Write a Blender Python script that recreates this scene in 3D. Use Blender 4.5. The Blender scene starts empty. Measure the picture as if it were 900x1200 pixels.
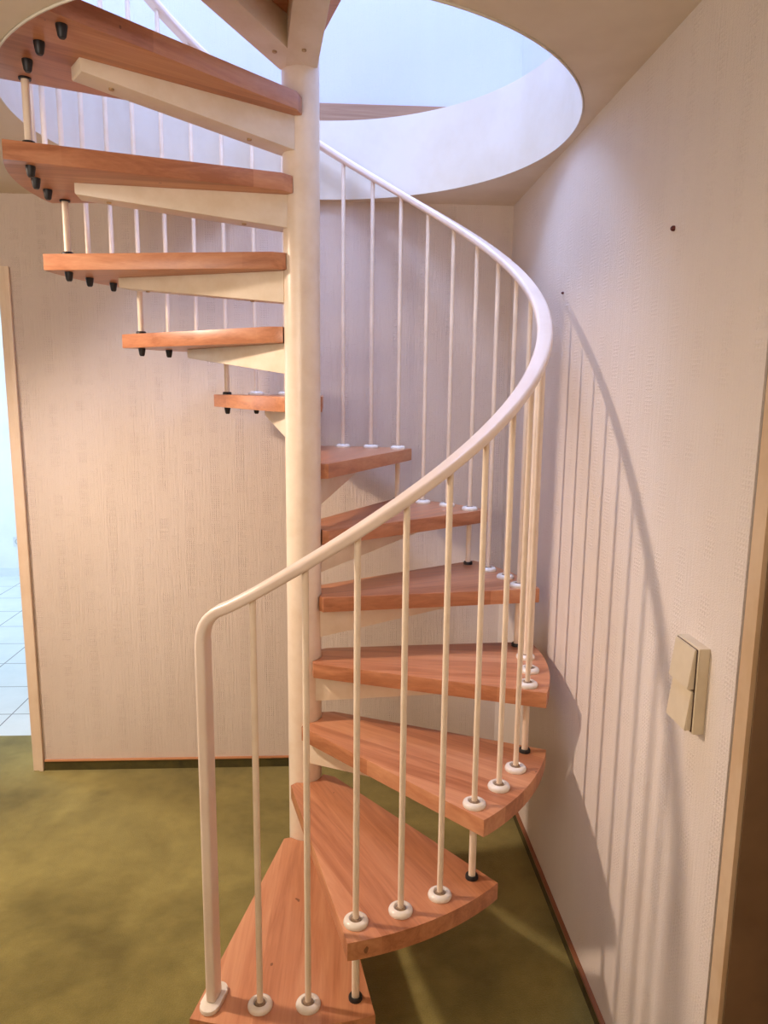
import bpy, bmesh, math, random
from mathutils import Vector, Matrix
random.seed(4)
sc = bpy.context.scene
COL = sc.collection
PI = math.pi

# ------------------------------------------------------------------ dimensions
H = 0.2                      # rise per tread
D = 0.48517769               # turn per tread (13 treads to a full turn)
A0 = -2.31996847             # angle of the line of balusters at index 0
RB = 0.6915                  # baluster circle
RT = 0.750                   # tread outer radius
RC = 0.0525                  # column radius
TT = 0.046                   # tread thickness
NT = 12
XR, YB, ZC = 0.785, 0.797, 2.341
RH = 0.759
ZF = 2.617                   # upper floor level
LAMP = (-1.6, -0.25, 2.28)

# ------------------------------------------------------------------ node helpers
class NT_:
    def __init__(s, name):
        s.m = bpy.data.materials.new(name); s.m.use_nodes = True
        s.t = s.m.node_tree; s.t.nodes.clear()
        s.out = s.n('ShaderNodeOutputMaterial'); s.b = s.n('ShaderNodeBsdfPrincipled')
        s.l(s.b.outputs[0], s.out.inputs[0])
    def n(s, k, **kw):
        x = s.t.nodes.new(k)
        for a, v in kw.items(): setattr(x, a, v)
        return x
    def l(s, a, b): s.t.links.new(a, b)
    def put(s, sock, v):
        if hasattr(v, 'is_output'): s.l(v, sock)
        else: sock.default_value = v
    def math(s, op, a, b=None, c=None, clamp=False):
        x = s.n('ShaderNodeMath', operation=op, use_clamp=clamp)
        s.put(x.inputs[0], a)
        if b is not None: s.put(x.inputs[1], b)
        if c is not None: s.put(x.inputs[2], c)
        return x.outputs[0]
    def noise(s, vec, scale, detail=3, rough=.5, dist=0.0):
        x = s.n('ShaderNodeTexNoise'); s.l(vec, x.inputs['Vector'])
        x.inputs['Scale'].default_value = scale; x.inputs['Detail'].default_value = detail
        x.inputs['Roughness'].default_value = rough; x.inputs['Distortion'].default_value = dist
        return x.outputs['Fac']
    def mapping(s, vec, scale=(1, 1, 1), loc=(0, 0, 0), rot=(0, 0, 0)):
        x = s.n('ShaderNodeMapping'); s.l(vec, x.inputs[0])
        x.inputs['Scale'].default_value = scale; x.inputs['Location'].default_value = loc
        x.inputs['Rotation'].default_value = rot
        return x.outputs[0]
    def ramp(s, fac, stops, interp='LINEAR'):
        x = s.n('ShaderNodeValToRGB'); s.l(fac, x.inputs[0]); cr = x.color_ramp; cr.interpolation = interp
        while len(cr.elements) > 1: cr.elements.remove(cr.elements[-1])
        cr.elements[0].position = stops[0][0]; cr.elements[0].color = (*stops[0][1], 1)
        for p, c in stops[1:]:
            e = cr.elements.new(p); e.color = (*c, 1)
        return x.outputs[0]
    def mix(s, fac, a, b, mode='MIX'):
        x = s.n('ShaderNodeMix', data_type='RGBA', blend_type=mode)
        s.put(x.inputs['Factor'], fac)
        for i, v in ((6, a), (7, b)):
            if hasattr(v, 'is_output'): s.l(v, x.inputs[i])
            else: x.inputs[i].default_value = (*v, 1)
        return x.outputs[2]
    def bump(s, h, strength=.3, dist=.001):
        x = s.n('ShaderNodeBump'); s.l(h, x.inputs['Height'])
        x.inputs['Strength'].default_value = strength; x.inputs['Distance'].default_value = dist
        s.l(x.outputs[0], s.b.inputs['Normal'])
    def base(s, v):
        if hasattr(v, 'is_output'): s.l(v, s.b.inputs['Base Color'])
        else: s.b.inputs['Base Color'].default_value = (*v, 1)
    def rough(s, v): s.put(s.b.inputs['Roughness'], v)

def lin(r, g, b):
    f = lambda c: ((c/255+.055)/1.055)**2.4 if c > 10 else c/255/12.92
    return (f(r), f(g), f(b))

def paint_mat(name, c, c2, rough=.35, scale=9, bump=.05):
    m = NT_(name); o = m.n('ShaderNodeTexCoord').outputs['Object']
    f = m.noise(o, scale, 4, .6)
    m.base(m.ramp(f, [(.3, c2), (.6, c)])); m.rough(rough)
    m.bump(m.noise(o, 60, 2), bump, .002)
    return m.m

def wallpaper(name, axis, c, c2, rib=.7, pat=.2):
    """embossed paper: upright ribs, little woven grids in columns, short bars"""
    m = NT_(name)
    geo = m.n('ShaderNodeNewGeometry').outputs['Position']
    sx = m.n('ShaderNodeSeparateXYZ'); m.l(geo, sx.inputs[0])
    u = sx.outputs[0 if axis == 'x' else 1]; v = sx.outputs[2]
    cu = m.n('ShaderNodeCombineXYZ'); m.l(u, cu.inputs[0]); m.l(v, cu.inputs[1]); uv = cu.outputs[0]
    # repeated columns 0.105 wide, alternate columns shifted down
    cell = m.math('DIVIDE', u, .105)
    col = m.math('FLOOR', cell); fu = m.math('FRACT', cell)
    vs = m.math('ADD', v, m.math('MULTIPLY', col, .037))
    fv = m.math('FRACT', m.math('DIVIDE', vs, .052))
    row = m.math('FLOOR', m.math('DIVIDE', vs, .052))
    inband = m.math('MULTIPLY', m.math('LESS_THAN', fu, .33), m.math('LESS_THAN', fv, .80))
    def ridge(c): return m.math('POWER', m.math('MULTIPLY_ADD', m.math('SINE', m.math('MULTIPLY', c, 2*PI/.0088)), .5, .5), 1.6)
    grid = m.math('SUBTRACT', m.math('MAXIMUM', ridge(u), ridge(v)), .55)
    wn = m.n('ShaderNodeTexWhiteNoise', noise_dimensions='2D')
    c3 = m.n('ShaderNodeCombineXYZ'); m.l(col, c3.inputs[0]); m.l(row, c3.inputs[1]); m.l(c3.outputs[0], wn.inputs['Vector'])
    on = m.math('GREATER_THAN', wn.outputs['Value'], .25)
    patch = m.math('MULTIPLY', m.math('MULTIPLY', inband, on), grid)
    # L shaped bars beside the grids
    b1 = m.math('MULTIPLY', m.math('GREATER_THAN', fu, .42), m.math('LESS_THAN', fu, .70))
    b2 = m.math('COMPARE', fv, .3, .07)
    b3 = m.math('MULTIPLY', m.math('COMPARE', fu, .66, .035), m.math('LESS_THAN', fv, .55))
    bars = m.math('MULTIPLY', m.math('MAXIMUM', m.math('MULTIPLY', b1, b2), b3), m.math('LESS_THAN', wn.outputs['Value'], .7))
    # upright ribs
    rn = m.noise(m.mapping(uv, (150, 8, 1)), 1, 2, .6)
    rmask = m.noise(m.mapping(uv, (14, 1.2, 1), (3, 1, 0)), 1, 2)
    ribs = m.math('MULTIPLY', rn, m.math('MULTIPLY_ADD', rmask, 1.1, .1))
    fine = m.noise(m.mapping(uv, (330, 330, 1)), 1, 2, .7)
    h = m.math('ADD', m.math('MULTIPLY', patch, pat), m.math('MULTIPLY', bars, pat*1.1))
    h = m.math('ADD', h, m.math('MULTIPLY', ribs, rib))
    h = m.math('ADD', h, m.math('MULTIPLY', fine, .28))
    m.bump(h, 1.0, .006)
    big = m.noise(m.mapping(uv, (1.2, .7, 1)), 1, 4, .55)
    st = m.noise(m.mapping(uv, (26, .35, 1)), 1, 2, .5)
    base = m.ramp(big, [(.3, c2), (.68, c)])
    base = m.mix(m.math('MULTIPLY', st, .16), base, tuple(x*.78 for x in c), 'MIX')
    spots = m.noise(m.mapping(uv, (30, 30, 1)), 1, 3, .7)
    base = m.mix(m.math('MULTIPLY', m.math('GREATER_THAN', spots, .76), .35), base, tuple(x*.5 for x in c2))
    m.base(base); m.rough(.8)
    m.b.inputs['Specular IOR Level'].default_value = .25
    return m.m

def wood_mat(name, dark, mid, light, rough=.32, axis=0):
    m = NT_(name)
    o = m.n('ShaderNodeTexCoord').outputs['Object']
    oi = m.n('ShaderNodeObjectInfo').outputs['Random']
    va = m.n('ShaderNodeVectorMath', operation='ADD'); m.l(o, va.inputs[0])
    cc = m.n('ShaderNodeCombineXYZ')
    for i, k in enumerate((7., 13., 5.)): m.l(m.math('MULTIPLY', oi, k), cc.inputs[i])
    m.l(cc.outputs[0], va.inputs[1]); P = va.outputs[0]
    s1 = [22, 22, 22]; s1[axis] = 1.6
    s2 = [150, 150, 150]; s2[axis] = 9
    g = m.noise(m.mapping(P, s1), 1, 4, .6, 1.2)
    f = m.noise(m.mapping(P, s2), 1, 2, .6)
    # glued-up staves across the tread
    sep = m.n('ShaderNodeSeparateXYZ'); m.l(P, sep.inputs[0])
    stv = m.math('FLOOR', m.math('DIVIDE', sep.outputs[1 if axis == 0 else 0], .095))
    wn = m.n('ShaderNodeTexWhiteNoise', noise_dimensions='1D'); m.l(m.math('ADD', stv, m.math('MULTIPLY', oi, 19.)), wn.inputs['W'])
    fac = m.math('ADD', m.math('MULTIPLY', g, .75), m.math('MULTIPLY', f, .2))
    fac = m.math('ADD', fac, m.math('MULTIPLY', m.math('SUBTRACT', wn.outputs['Value'], .5), .22))
    base = m.ramp(fac, [(.28, dark), (.48, mid), (.7, light)])
    sp = m.noise(m.mapping(P, (24, 24, 24)), 1, 2, .5)
    base = m.mix(m.math('MULTIPLY', m.math('GREATER_THAN', sp, .775), .7), base, tuple(x*.3 for x in dark))
    m.base(base)
    m.rough(m.math('MULTIPLY_ADD', g, .2, rough - .08))
    m.bump(f, .08, .001)
    return m.m

def carpet_mat():
    m = NT_('carpet_green'); p = m.n('ShaderNodeNewGeometry').outputs['Position']
    big = m.noise(p, 2.1, 4, .6, .4); mid = m.noise(p, 9, 4, .65); fine = m.noise(p, 260, 2, .7)
    f = m.math('ADD', m.math('MULTIPLY', big, .7), m.math('MULTIPLY', mid, .3))
    base = m.ramp(f, [(.36, lin(118, 107, 54)), (.5, lin(148, 136, 74)), (.64, lin(174, 161, 92))])
    base = m.mix(m.math('MULTIPLY', fine, .5), base, lin(70, 66, 30), 'MIX')
    m.base(base); m.rough(.95); m.b.inputs['Specular IOR Level'].default_value = .1
    m.b.inputs['Sheen Weight'].default_value = .25
    m.bump(m.math('ADD', fine, m.math('MULTIPLY', mid, .5)), .6, .004)
    return m.m

def tile_mat():
    m = NT_('floor_tile'); p = m.n('ShaderNodeNewGeometry').outputs['Position']
    s = m.n('ShaderNodeSeparateXYZ'); m.l(p, s.inputs[0])
    def line(c, off):
        f = m.math('FRACT', m.math('DIVIDE', m.math('ADD', c, off), .35))
        return m.math('LESS_THAN', f, .018)
    g = m.math('MAXIMUM', line(s.outputs[0], 1.543), line(s.outputs[1], -1.35))
    n = m.noise(p, 5, 4, .6)
    t = m.ramp(n, [(.3, lin(214, 222, 224)), (.7, lin(226, 232, 234))])
    m.base(m.mix(g, t, lin(120, 122, 124))); m.rough(.35)
    m.bump(m.math('SUBTRACT', 1., g), .3, .001)
    return m.m

M = dict(
    wall_x=wallpaper('wallpaper_back', 'x', lin(230, 216, 204), lin(218, 202, 188)),
    wall_up=wallpaper('wallpaper_upper', 'x', lin(212, 216, 228), lin(204, 208, 220), .3, .01),
    wall_up_side=wallpaper('wallpaper_upper_side', 'y', lin(212, 216, 228), lin(204, 208, 220), .3, .01),
    wall_y=wallpaper('wallpaper_right', 'y', lin(230, 219, 208), lin(217, 205, 193), .45, .14),
    ceil=paint_mat('ceiling_paint', lin(226, 214, 194), lin(214, 200, 178), .85, 3),
    fascia=paint_mat('fascia_paint', lin(226, 220, 206), lin(218, 210, 192), .45, 5),
    steel=paint_mat('cream_steel_paint', lin(243, 227, 206), lin(234, 215, 191), .32, 14, .04),
    arm=paint_mat('cream_arm_paint', lin(238, 224, 202), lin(226, 208, 180), .4, 10, .05),
    rail=paint_mat('rail_plastic', lin(242, 226, 212), lin(232, 213, 197), .28, 6, .02),
    rosette=paint_mat('rosette_plastic', lin(240, 234, 222), lin(226, 218, 204), .22, 30, .02),
    black=paint_mat('black_rubber', (.012, .011, .012), (.02, .018, .018), .5, 40),
    collar=paint_mat('brown_collar', lin(168, 146, 122), lin(120, 98, 78), .4, 60),
    wood=wood_mat('beech_wood', lin(170, 109, 75), lin(197, 134, 96), lin(214, 156, 116)),
    wood_x=wood_mat('strip_wood', lin(120, 84, 58), lin(150, 110, 82), lin(170, 132, 102), .5),
    cap=wood_mat('baseboard_cap_wood', lin(160, 104, 66), lin(186, 128, 86), lin(200, 146, 104), .45),
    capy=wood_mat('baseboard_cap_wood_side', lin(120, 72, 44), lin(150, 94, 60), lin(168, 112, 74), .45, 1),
    carpet=carpet_mat(), tile=tile_mat(),
    skirt=paint_mat('carpet_skirting', lin(84, 76, 34), lin(64, 58, 26), .95, 20, .5),
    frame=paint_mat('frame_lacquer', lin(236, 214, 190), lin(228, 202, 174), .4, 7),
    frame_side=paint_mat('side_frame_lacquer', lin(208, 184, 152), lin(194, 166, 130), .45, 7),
    reveal_shade=paint_mat('frame_reveal_shade', lin(128, 102, 76), lin(112, 88, 64), .5, 5),  # cream lacquer darkened so its colour carries the reveal's shade
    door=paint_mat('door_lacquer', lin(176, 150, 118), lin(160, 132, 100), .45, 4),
    gap=paint_mat('dark_joint', lin(84, 62, 50), lin(60, 44, 36), .8, 30),
    switch=paint_mat('switch_plastic', lin(216, 203, 176), lin(206, 192, 164), .3, 12, .02),
    white=paint_mat('far_room_paint', lin(236, 240, 242), lin(228, 232, 234), .8, 3),
    socket=paint_mat('socket_plastic', lin(220, 222, 222), lin(210, 212, 214), .35, 12),
    hole=paint_mat('socket_recess', lin(120, 122, 126), lin(100, 102, 106), .5, 12),
    nail=paint_mat('rusty_nail', lin(96, 30, 24), lin(60, 20, 16), .5, 90),
    bolt=paint_mat('bolt_paint', lin(196, 164, 116), lin(150, 116, 76), .4, 80),
)

# ------------------------------------------------------------------ mesh helpers
def link(name, bm, mat, parent=None, smooth=False, loc=None, rotz=None):
    me = bpy.data.meshes.new(name); bmesh.ops.recalc_face_normals(bm, faces=bm.faces)
    bm.to_mesh(me); bm.free(); me.materials.append(mat)
    if smooth:
        for f in me.polygons: f.use_smooth = True
    o = bpy.data.objects.new(name, me); COL.objects.link(o); o.parent = parent
    if loc: o.location = loc
    if rotz is not None: o.rotation_euler.z = rotz
    return o
def autosmooth(o, ang=35):
    me = o.data
    for f in me.polygons: f.use_smooth = True
    bm = bmesh.new(); bm.from_mesh(me)
    for e in bm.edges:
        e.smooth = len(e.link_faces) == 2 and e.calc_face_angle(0) < math.radians(ang)
    bm.to_mesh(me); bm.free()
    return o
def box(bm, x0, x1, y0, y1, z0, z1, bevel=0):
    vs = [bm.verts.new((x, y, z)) for x in (x0, x1) for y in (y0, y1) for z in (z0, z1)]
    fs = [(0, 1, 3, 2), (4, 6, 7, 5), (0, 4, 5, 1), (2, 3, 7, 6), (0, 2, 6, 4), (1, 5, 7, 3)]
    ff = [bm.faces.new([vs[i] for i in f]) for f in fs]
    if bevel:
        es = list({e for f in ff for e in f.edges})
        bmesh.ops.bevel(bm, geom=es, offset=bevel, segments=2, affect='EDGES', profile=.6)
    return vs
def boxm(*a, bevel=0):
    bm = bmesh.new(); box(bm, *a, bevel=bevel); return bm
def prism(bm, pts, z0, z1, bevel=0):
    lo = [bm.verts.new((x, y, z0)) for x, y in pts]; hi = [bm.verts.new((x, y, z1)) for x, y in pts]
    n = len(pts); fs = [bm.faces.new(lo[::-1]), bm.faces.new(hi)]
    for i in range(n): fs.append(bm.faces.new((lo[i], lo[(i+1) % n], hi[(i+1) % n], hi[i])))
    if bevel:
        es = list(fs[0].edges) + list(fs[1].edges)
        bmesh.ops.bevel(bm, geom=es, offset=bevel, segments=2, affect='EDGES', profile=.6)
def lathe(bm, prof, n=24, cx=0, cy=0):
    rings = []
    for r, z in prof:
        if r < 1e-6: rings.append([bm.verts.new((cx, cy, z))])
        else: rings.append([bm.verts.new((cx+r*math.cos(2*PI*i/n), cy+r*math.sin(2*PI*i/n), z)) for i in range(n)])
    for a, b in zip(rings, rings[1:]):
        for i in range(n):
            j = (i+1) % n
            if len(a) == 1 and len(b) == 1: continue
            if len(a) == 1: bm.faces.new((a[0], b[i], b[j]))
            elif len(b) == 1: bm.faces.new((a[i], a[j], b[0]))
            else: bm.faces.new((a[i], a[j], b[j], b[i]))
    return rings
def tube_cap(bm, r, z0, z1, n=16, cx=0, cy=0):
    lathe(bm, [(0, z0), (r, z0), (r, z1), (0, z1)], n, cx, cy)
def sweep(bm, pts, side, half_w, half_t, k=5, rnd=.85):
    """rounded rectangular profile swept on points; side[i] = unit width direction"""
    prof = []
    rr = min(half_w, half_t)*rnd
    for qx, qy, a0 in ((1, 1, 0), (-1, 1, 90), (-1, -1, 180), (1, -1, 270)):
        for i in range(k+1):
            a = math.radians(a0 + 90*i/k)
            prof.append((qx*(half_w-rr)+rr*math.cos(a), qy*(half_t-rr)+rr*math.sin(a)))
    rings = []
    for i, p in enumerate(pts):
        t = (pts[min(i+1, len(pts)-1)]-pts[max(i-1, 0)]).normalized()
        s = (side[i]-t*side[i].dot(t)).normalized(); nrm = t.cross(s)
        rings.append([bm.verts.new(p+s*a+nrm*b) for a, b in prof])
    n = len(prof)
    for a, b in zip(rings, rings[1:]):
        for i in range(n): bm.faces.new((a[i], a[(i+1) % n], b[(i+1) % n], b[i]))
    bm.faces.new(rings[0][::-1]); bm.faces.new(rings[-1])
def struct(name, bm, mat, parent=None):
    o = link(name, bm, mat, parent)
    if parent is None: o['kind'] = 'structure'
    return o
def thing(name, label, cat, loc=(0, 0, 0), rotz=0):
    o = bpy.data.objects.new(name, None); COL.objects.link(o); o.location = loc; o.rotation_euler.z = rotz
    o.empty_display_size = .1
    o['label'] = label; o['category'] = cat
    return o

# ================================================================== THE SETTING
XL, YF, XU = -3.2, -3.6, -3.2
DX0, DX1, DH = -2.06, -1.200, 2.045        # doorway in the back wall
Y2 = 1.118                                  # threshold to the tiled room
struct('floor', boxm(XL, XR+.3, YF, Y2, -.08, 0), M['carpet'])
bm = bmesh.new()                            # back wall with its doorway, thick up to the tiled room
box(bm, DX1, XR+.12, YB, YB+.30, 0, ZC+.02)
box(bm, XL, DX0, YB, YB+.30, 0, ZC+.02)
box(bm, DX0, DX1, YB, YB+.30, DH, ZC+.02)
struct('wall_back', bm, M['wall_x'])
YD = -1.055                                 # right wall ends at the door frame
DR0, DR1 = -2.02, -1.118
bm = bmesh.new()
box(bm, XR, XR+.12, YD, YB, 0, ZC+.02)
box(bm, XR, XR+.12, YF, DR0-.07, 0, ZC+.02)
box(bm, XR, XR+.12, DR0-.07, YD, 2.12, ZC+.02)
struct('wall_right', bm, M['wall_y'])
struct('wall_left', boxm(XL-.1, XL, YF, YB+.3, 0, ZC+.02), M['wall_y'])
struct('wall_front', boxm(XL, XR+.12, YF-.1, YF, 0, ZC+.02), M['wall_x'])

# ceiling slab with the round stair opening
bm = bmesh.new()
x0, x1, y0, y1 = XL, XR+.12, YF, YB+.3
n = 128
def edge_pt(a):
    dx, dy = math.cos(a), math.sin(a); t = 1e9
    if dx > 1e-9: t = min(t, x1/dx)
    if dx < -1e-9: t = min(t, x0/dx)
    if dy > 1e-9: t = min(t, y1/dy)
    if dy < -1e-9: t = min(t, y0/dy)
    return dx*t, dy*t
angs = sorted([2*PI*i/n for i in range(n)] + [math.atan2(y, x) % (2*PI) for x in (x0, x1) for y in (y0, y1)])
n = len(angs)
R1 = RH+.004
inn = {z: [bm.verts.new((R1*math.cos(a), R1*math.sin(a), z)) for a in angs] for z in (ZC, ZF-.03)}
out = {z: [bm.verts.new((*edge_pt(a), z)) for a in angs] for z in (ZC, ZF-.03)}
for i in range(n):
    j = (i+1) % n
    bm.faces.new((inn[ZC][i], inn[ZC][j], out[ZC][j], out[ZC][i]))
    bm.faces.new((inn[ZF-.03][i], inn[ZF-.03][j], out[ZF-.03][j], out[ZF-.03][i]))
    bm.faces.new((inn[ZC][i], inn[ZC][j], inn[ZF-.03][j], inn[ZF-.03][i]))
    bm.faces.new((out[ZC][i], out[ZC][j], out[ZF-.03][j], out[ZF-.03][i]))
struct('ceiling', bm, M['ceil'])
# white painted lining of the opening
bm = bmesh.new()
lathe(bm, [(RH+.003, ZC-.004), (RH, ZC-.004), (RH, ZF), (RH+.03, ZF), (RH+.03, ZF-.028), (RH+.003, ZF-.028), (RH+.003, ZC-.004)], 128)
o = struct('trim_1', bm, M['fascia']); autosmooth(o)

# upper storey
UY, UH = YB+.03, 5.0
struct('wall_upper_back', boxm(-4.2, XR+.15, UY, UY+.1, ZF-.03, UH), M['wall_up'])
struct('wall_upper_right', boxm(XR+.02, XR+.12, -4.2, UY, ZF-.03, UH), M['wall_up_side'])
bm = bmesh.new()
box(bm, -4.3, -4.2, -4.2, UY, ZF-.03, 3.2); box(bm, -4.3, -4.2, -4.2, -2.9, 3.2, UH)
box(bm, -4.3, -4.2, .3, UY, 3.2, UH); box(bm, -4.3, -4.2, -2.9, .3, 4.7, UH)
struct('wall_upper_left', bm, M['white'])
struct('wall_upper_front', boxm(-4.2, XR+.12, -4.3, -4.2, ZF-.03, UH), M['white'])
struct('ceiling_upper', boxm(-4.3, XR+.15, -4.3, UY+.1, UH, UH+.1), M['white'])
bm = bmesh.new()
box(bm, -4.2, XL, -4.2, UY, ZF-.03, ZF-.001); box(bm, XL, XR+.02, -4.2, YF, ZF-.03, ZF-.001)
struct('floor_upper', bm, M['wood'])
struct('baseboard_upper', boxm(-4.2, XR+.02, UY-.014, UY, ZF-.03, 2.70, bevel=.003), M['wood_x'])

# carpet skirting with a wooden top strip
b = struct('baseboard_back', boxm(DX1+.045, XR, YB-.009, YB, 0, .040), M['skirt'])
link('top_strip', boxm(DX1+.045, XR-.012, YB-.013, YB, .040, .047, bevel=.002), M['cap'], b)
b = struct('baseboard_right', boxm(XR-.009, XR, YD, YB-.01, 0, .040), M['skirt'])
link('top_strip', boxm(XR-.013, XR, YD, YB-.013, .040, .048, bevel=.002), M['capy'], b)

# door frame in the back wall (thin architrave)
bm = bmesh.new()
f0, f1 = DX1-.002, DX1+.038
box(bm, f0, f1, YB-.013, YB+.002, 0, DH+.028, bevel=.004)
box(bm, f0+.026, f1+.004, YB-.018, YB-.006, 0, DH+.028, bevel=.003)
box(bm, DX0-.036, DX0+.002, YB-.013, YB+.002, 0, DH+.028, bevel=.004)
box(bm, DX0-.036, f1, YB-.0125, YB+.002, DH-.002, DH+.03, bevel=.004)
struct('trim_2', bm, M['frame'])

# right-hand doorway close to the camera: joint, frame, dark sheet for the shaded reveal, and closed door
struct('trim_3', boxm(XR+.004, XR+.03, YD-.02, YD+.004, 0, 2.1), M['gap'])
bm = bmesh.new()
FT = 2.10
pr = [(XR-.002, YD-.011), (XR-.002, DR1+.018), (XR-.012, DR1+.012), (XR-.012, DR1), (XR+.12, DR1), (XR+.12, YD-.011)]
prism(bm, pr, 0, FT)
box(bm, XR-.012, XR+.12, DR0-.07, DR0, 0, FT); box(bm, XR-.012, XR+.12, DR0, DR1, 2.03, FT)
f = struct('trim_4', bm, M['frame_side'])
link('reveal_shade', boxm(XR-.004, XR+.118, DR1-.004, DR1-.001, .002, 2.03), M['reveal_shade'], f)  # thin sheet with the shade of the cream jamb put into its colour
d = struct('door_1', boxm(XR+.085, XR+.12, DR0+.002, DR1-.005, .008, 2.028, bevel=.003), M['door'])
bm = bmesh.new(); lathe(bm, [(0, 0), (.009, 0), (.009, .045), (0, .045)], 14)
bmesh.ops.rotate(bm, verts=bm.verts, matrix=Matrix.Rotation(-PI/2, 3, 'Y')); bmesh.ops.translate(bm, verts=bm.verts, vec=(XR+.086, DR1-.07, 1.02))
box(bm, XR+.036, XR+.05, DR1-.185, DR1-.06, 1.011, 1.029, bevel=.005)
link('door_handle', bm, M['socket'], d)

# bright tiled room behind the back doorway
RY = 4.15
struct('floor_far', boxm(-5.0, -.2, Y2, RY, -.08, 0), M['tile'])
struct('wall_far_back', boxm(-5.0, -.2, RY, RY+.1, 0, 2.7), M['white'])
struct('wall_far_right', boxm(-.2, -.1, Y2, RY+.1, 0, 2.7), M['white'])
struct('wall_far_left', boxm(-5.1, -5.0, Y2, RY+.1, 0, 2.7), M['white'])
struct('wall_far_front', boxm(-5.1, XL-.1, Y2-.1, Y2, 0, 2.7), M['white'])
struct('ceiling_far', boxm(-5.1, -.1, Y2-.02, RY+.1, 2.7, 2.75), M['white'])
struct('baseboard_far', boxm(-5.0, -.2, RY-.012, RY, 0, .075), M['tile'])
struct('trim_5', boxm(-5.0, -.2, RY-.010, RY, 2.165, 2.19), M['white'])

# ================================================================== THE STAIRCASE
stair = thing('spiral_staircase', 'cream painted steel spiral staircase with orange beech treads winding up through the round ceiling opening', 'staircase')

# central column
bm = bmesh.new()
tube_cap(bm, RC, 0, ZF-TT-.012, 40)
lathe(bm, [(RC, 0), (.09, 0), (.09, .006), (RC, .006)], 40)
column = autosmooth(link('column', bm, M['steel'], stair))

# treads (local frame: x outward along the tread, origin on the column axis)
def tread_outline(half0, half1, yin0, yin1):
    pts = [(.040, -yin0)]
    pts.append((RT*math.cos(half0), -RT*math.sin(half0)))
    for i in range(1, 24):
        a = -half0 + (half0+half1)*i/24
        pts.append((RT*math.cos(a), RT*math.sin(a)))
    pts.append((RT*math.cos(half1), RT*math.sin(half1)))
    pts.append((.058, yin1))
    rr = RC+.004
    for i in range(9):
        a = math.radians(62 - 116*i/8)
        pts.append((rr*math.cos(a), rr*math.sin(a)))
    return pts
HA = .287
def tread_mesh(k):
    bm = bmesh.new(); prism(bm, tread_outline(HA, HA, .067, .076), -TT, 0, bevel=.0022); return bm
# support arm under a tread: box section, deep at the column, shallow at the tip
def arm_mesh(r1=.60, d0=.088, d1=.030, w=.036):
    bm = bmesh.new()
    s = [(RC-.012, -d0), (r1-.003, -d1+.001), (r1, -d1+.004), (r1, 0), (RC-.012, 0)]
    a = [bm.verts.new((x, -w, z)) for x, z in s]; b = [bm.verts.new((x, w, z)) for x, z in s]
    fs = [bm.faces.new(a), bm.faces.new(b[::-1])]
    for i in range(len(s)): fs.append(bm.faces.new((a[i], a[(i+1) % 5], b[(i+1) % 5], b[i])))
    bmesh.ops.bevel(bm, geom=[e for f in fs[:2] for e in f.edges], offset=.0025, segments=2, affect='EDGES', profile=.6)
    return bm
def bolt_mesh():
    bm = bmesh.new(); lathe(bm, [(0, -.0025), (.0055, -.0025), (.0065, -.001), (.0065, .01), (0, .01)], 10); return bm
def arm_bolts(arm, protos, pos, d0=.088, d1=.030, r1=.60):
    for i, x in enumerate(pos):
        z = -d0 + (d0-d1)*(x-RC)/(r1-RC)
        if 'b' in protos:
            b = protos['b'].copy(); COL.objects.link(b)
        else:
            b = autosmooth(link('bolt', bolt_mesh(), M['bolt'])); protos['b'] = b
        b.parent = arm; b.location = (x, 0, z)
cap = {}
def copy_of(key, make):
    if key in cap:
        o = cap[key].copy(); COL.objects.link(o); return o
    o = make(); cap[key] = o; return o
def ang(s): return A0 + (1+s/3)*D            # s = baluster index, three to a tread
def pos(s, z): return (RB*math.cos(ang(s)), RB*math.sin(ang(s)), z)

def mk_tread():
    return autosmooth(link('tread', tread_mesh(0), M['wood']))
def mk_arm():
    return autosmooth(link('support_arm', arm_mesh(), M['arm']))
for k in range(1, NT+1):
    c = A0 + (k+.5)*D
    t = copy_of('tread', mk_tread); t.parent = stair; t.location = (0, 0, k*H); t.rotation_euler.z = c
    a = copy_of('arm', mk_arm); a.parent = stair; a.location = (0, 0, k*H-TT); a.rotation_euler.z = c
    arm_bolts(a, cap, (.16, .52))
# landing plate, twice as wide, on two arms
c13, c14 = A0+13.5*D, A0+14.5*D
bm = bmesh.new()
a0, a1 = math.radians(227.2), math.radians(289.7)
lp = [(-.076, -.003), (-.206, -.167)]
lp += [(RT*math.cos(a0+(a1-a0)*i/32), RT*math.sin(a0+(a1-a0)*i/32)) for i in range(33)]
lp += [(.126, -.249), (.064, -.024)]
rr = RC+.004
lp += [(rr*math.cos(math.radians(-18-160*i/12)), rr*math.sin(math.radians(-18-160*i/12))) for i in range(13)]
prism(bm, lp, -TT, 0, bevel=.0022)
o = autosmooth(link('landing', bm, M['wood'], stair, loc=(0, 0, ZF)))
for c, w in ((c13-.02, .040), (c14+.135, .043)):
    a = autosmooth(link('support_arm', arm_mesh(.62, .09, .04, w), M['arm'], stair, loc=(0, 0, ZF-TT), rotz=c))
    arm_bolts(a, cap, (.125, .5), .09, .04, .62)

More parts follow.
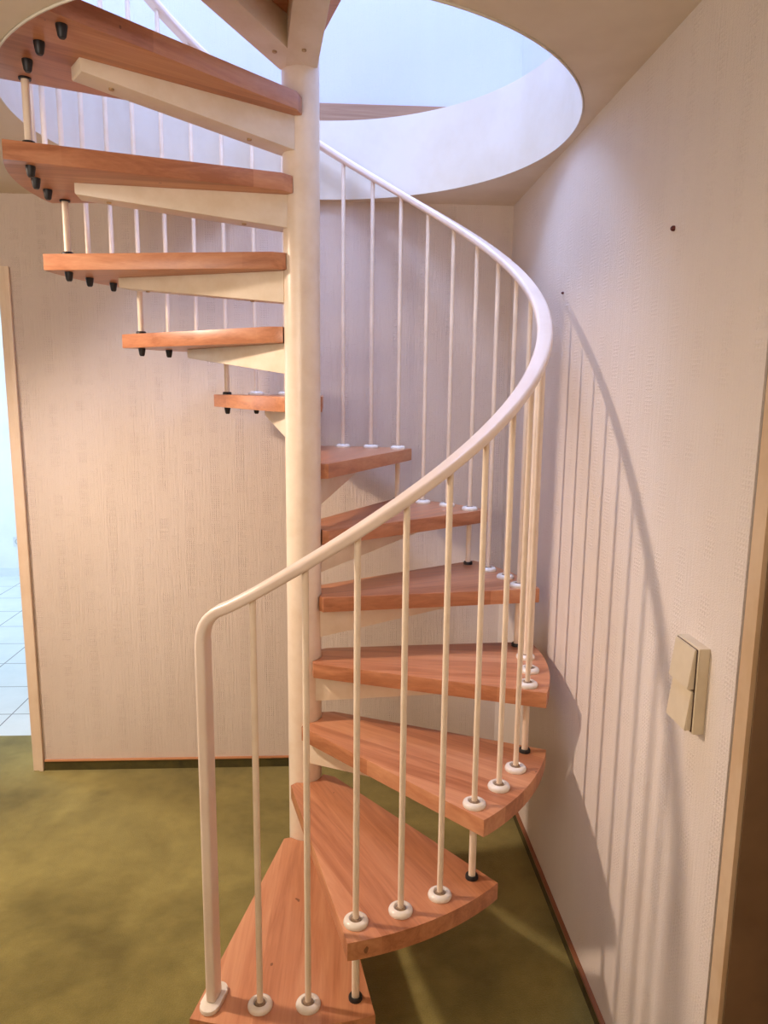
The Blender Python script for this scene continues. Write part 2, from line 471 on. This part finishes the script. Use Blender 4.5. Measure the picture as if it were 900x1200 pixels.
# balusters
RAILZ = .925                                   # rail centre line above the slope of the treads
def railz(s): return (1+s/3)*H + RAILZ
def mk_rosette():
    bm = bmesh.new()
    lathe(bm, [(.0085, 0), (.0285, 0), (.0295, .004), (.0275, .0095), (.022, .013), (.0165, .0135), (.0135, .010), (.0125, .006), (.0085, .006)], 28)
    return autosmooth(link('rosette', bm, M['rosette']), 50)
def mk_collar():
    bm = bmesh.new(); lathe(bm, [(.0075, 0), (.0125, 0), (.0125, .011), (.0105, .014), (.0075, .014)], 18)
    return autosmooth(link('collar', bm, M['collar']), 50)
def mk_ring():
    bm = bmesh.new(); lathe(bm, [(.008, -.004), (.0145, -.004), (.0145, .0), (.008, .0)], 18)
    return autosmooth(link('under_collar', bm, M['black']), 50)
def mk_cup():
    bm = bmesh.new(); lathe(bm, [(.009, .0), (.0165, .0), (.0165, .007), (.0145, .010), (.0115, .010), (.0095, .004)], 18)
    return autosmooth(link('socket_cup', bm, M['black']), 50)
def mk_cap():
    bm = bmesh.new(); lathe(bm, [(0, -.026), (.006, -.026), (.0088, -.022), (.0118, -.004), (.0118, 0), (0, 0)], 16)
    return autosmooth(link('end_cap', bm, M['black']), 50)
def hang(key, fn, par, z):
    o = copy_of(key, fn); o.parent = par; o.location = (0, 0, z); return o
def baluster(s, z_low, z_top, joint):
    bm = bmesh.new()
    tube_cap(bm, .0073, z_low, z_top, 14)
    o = autosmooth(link('baluster', bm, M['steel'], stair, loc=pos(s, 0)))
    return o
SE = 37
for s in range(1, SE):
    k, j = 1+s//3, s % 3
    top = railz(s) - .004
    if k <= NT:
        zt = k*H
        o = baluster(s, (zt-H if j == 0 else zt)-TT-.002, top, j == 0)
        hang('rosette', mk_rosette, o, zt); hang('collar', mk_collar, o, zt)
        if j == 0:
            hang('ring', mk_ring, o, zt-TT); hang('cup', mk_cup, o, zt-H); hang('cap', mk_cap, o, zt-H-TT)
            bm = bmesh.new(); tube_cap(bm, .0092, zt-H+.001, zt-TT, 16)
            sp = autosmooth(link('spacer_tube', bm, M['steel'], o))
        else:
            hang('cap', mk_cap, o, zt-TT)
    else:                                         # first rod of the landing, down to the last tread
        o = baluster(s, NT*H-TT-.002, top, True)
        hang('ring', mk_ring, o, ZF-TT); hang('cup', mk_cup, o, NT*H); hang('cap', mk_cap, o, NT*H-TT)

# handrail: follows the helix, bends down into the newel post
pts, side = [], []
Zp = .2
p0 = Vector(pos(0, railz(0)+.006))
bend = .045
for z in (Zp+.016, .5, .8): pts.append(Vector((p0.x, p0.y, z)))
tan = Vector((-math.sin(ang(0))*RB*D/3, math.cos(ang(0))*RB*D/3, H/3)).normalized()
a_ = p0 - Vector((0, 0, bend)); b_ = p0 + tan*bend
for i in range(9):
    t = i/8; pts.append((1-t)**2*a_ + 2*t*(1-t)*p0 + t*t*b_)
s = .33
while s < SE+1.5:
    q = Vector(pos(s, railz(s)+.006*max(0, 1-s)))
    if (q-b_).length > .02 or s > .6: pts.append(q)
    s += .25
for q in pts:
    side.append(Vector((q.x, q.y, 0)).normalized())
# split: post (vertical) and rail
bm = bmesh.new(); sweep(bm, pts[:3]+[pts[3]], side[:4], .0213, .0118, 4, .55); autosmooth(link('newel_post', bm, M['rail'], stair), 60)
post = stair.children[-1]
bm = bmesh.new(); sweep(bm, pts[3:], side[3:], .0215, .0118, 5, .75); autosmooth(link('handrail', bm, M['rail'], stair), 60)
# oblong base plate of the post, lying radially
bm = bmesh.new()
L, W = .024, .023
st = [(L+W*math.cos(a), W*math.sin(a)) for a in [(-90+15*i)*PI/180 for i in range(13)]] + [(-L+W*math.cos(a), W*math.sin(a)) for a in [(90+15*i)*PI/180 for i in range(13)]]
prism(bm, st, 0, .013, bevel=.005)
bp = autosmooth(link('base_plate', bm, M['rosette'], None), 50)
post = [o for o in stair.children if o.name.startswith('newel_post')][0]
bp.parent = post; bp.location = pos(0, Zp); bp.rotation_euler.z = ang(0)

# ================================================================== SMALL THINGS
sw = thing('light_switch', 'cream double rocker light switch on the right wall beside the door frame', 'light switch', (XR, -.922, 1.0))
link('switch_frame', boxm(-.021, 0, -.044, .044, 0, .165, bevel=.002), M['switch'], sw)
link('joint_plate', boxm(-.0222, -.020, -.0395, .0425, .0035, .1615), M['gap'], sw)
for z0, z1, tilt in ((.0845, .1605, 1), (.0045, .0805, 1)):
    bm = bmesh.new()
    t0, t1 = (-.034, -.0255)
    y0, y1 = -.037, .0415
    vs = [bm.verts.new(v) for v in ((-.018, y0, z0), (-.018, y1, z0), (-.018, y1, z1), (-.018, y0, z1),
                                    (t0, y0, z0), (t0, y1, z0), (t1, y1, z1), (t1, y0, z1))]
    fs = [bm.faces.new([vs[i] for i in q]) for q in ((0, 1, 2, 3), (4, 7, 6, 5), (0, 4, 5, 1), (1, 5, 6, 2), (2, 6, 7, 3), (3, 7, 4, 0))]
    bmesh.ops.bevel(bm, geom=list({e for f in fs for e in f.edges}), offset=.0012, segments=2, affect='EDGES')
    link('rocker', bm, M['switch'], sw)

so = thing('wall_socket', 'small white power socket low on the far wall of the tiled room', 'socket', (-2.685, RY, .305))
link('plate', boxm(-.041, .041, -.009, 0, -.041, .041, bevel=.003), M['socket'], so)
bm = bmesh.new(); lathe(bm, [(.0, .004), (.017, .004), (.021, .0105), (.023, .0105), (.023, .0), (.0, .0)], 24)
bmesh.ops.rotate(bm, verts=bm.verts, matrix=Matrix.Rotation(PI/2, 3, 'X'))
link('recess', bm, M['hole'], so)

def nail(loc, r, label):
    bm = bmesh.new(); lathe(bm, [(0, -.002), (r, -.002), (r, .004), (r*.6, .007), (0, .0075)], 14)
    bmesh.ops.rotate(bm, verts=bm.verts, matrix=Matrix.Rotation(-PI/2, 3, 'Y'))
    o = autosmooth(link('nail', bm, M['nail'], None, loc=loc), 50); o['label'] = label; o['category'] = 'nail'
    return o
nail((XR, -.684, 1.948), .0055, 'round reddish brown nail head high on the right wall, away from the stairs')
nail((XR, .065, 1.918), .0038, 'tiny dark nail head in the right wall just beside the curve of the handrail')

# ================================================================== LIGHT
def area(name, loc, target, size, power, color, size_y=None):
    l = bpy.data.lights.new(name, 'AREA'); l.energy = power; l.color = color; l.size = size
    if size_y: l.shape = 'RECTANGLE'; l.size_y = size_y
    o = bpy.data.objects.new(name, l); COL.objects.link(o); o.location = loc
    o.rotation_euler = (Vector(target)-Vector(loc)).to_track_quat('-Z', 'Y').to_euler(); return o
l = bpy.data.lights.new('hall_lamp', 'SPOT'); l.energy = 178; l.color = (1, .79, .645); l.shadow_soft_size = .07
l.spot_size = math.radians(117); l.spot_blend = .85
o = bpy.data.objects.new('hall_lamp', l); COL.objects.link(o); o.location = LAMP
o.rotation_euler = (Vector((-.2, -.22, 0))-Vector(LAMP)).to_track_quat('-Z', 'Y').to_euler()
area('upper_skylight', (-.4, .3, 4.9), (-.2, .25, 2.0), 1.8, 110, (.45, .59, 1), 1.0)
area('upper_roof_light', (.25, -1.5, 4.9), (.2, .2, 2.4), 1.0, 80, (.48, .60, 1), 1.0)
area('upper_window', (-2.6, -4.1, 3.9), (-.3, .8, 3.2), 2.6, 125, (.42, .50, 1), 1.6)
area('far_room_window', (-4.4, 2.6, 1.9), (-2, 2.6, .6), 1.6, 72, (.68, .83, 1), 1.6)
area('hall_front_fill', (-1.2, -3.0, 1.9), (-1.2, -2.6, 2.34), 1.2, 46, (1, .89, .80))  # added fill, bounced off the ceiling to lift the hall's ambient light
w = bpy.data.worlds.new('world'); sc.world = w; w.use_nodes = True
w.node_tree.nodes['Background'].inputs[0].default_value = (.7, .82, 1, 1)
w.node_tree.nodes['Background'].inputs[1].default_value = .5

# ================================================================== CAMERA
f_px = 856.7509
cam = bpy.data.cameras.new('camera'); co = bpy.data.objects.new('camera', cam); COL.objects.link(co)
cam.sensor_fit = 'VERTICAL'; cam.sensor_height = 36; cam.sensor_width = 27; cam.lens = f_px/1200*36
cam.clip_start = .02
yaw, pitch, roll = 0.0551946862, -0.163711150, 0.0108001239
fw = Vector((math.sin(yaw)*math.cos(pitch), math.cos(yaw)*math.cos(pitch), math.sin(pitch)))
r = Vector((math.cos(yaw), -math.sin(yaw), 0)); u = r.cross(fw)
r2 = math.cos(roll)*r + math.sin(roll)*u; u2 = -math.sin(roll)*r + math.cos(roll)*u
co.matrix_world = Matrix((( r2.x, u2.x, -fw.x, 0.1228337), (r2.y, u2.y, -fw.y, -2.1950668), (r2.z, u2.z, -fw.z, 1.6186523), (0, 0, 0, 1)))
sc.camera = co
sc.view_settings.view_transform = 'Standard'
sc.view_settings.look = 'None'
sc.view_settings.exposure = 0.0
sc.cycles.use_denoising = True
sc.cycles.max_bounces = 10
sc.cycles.diffuse_bounces = 6
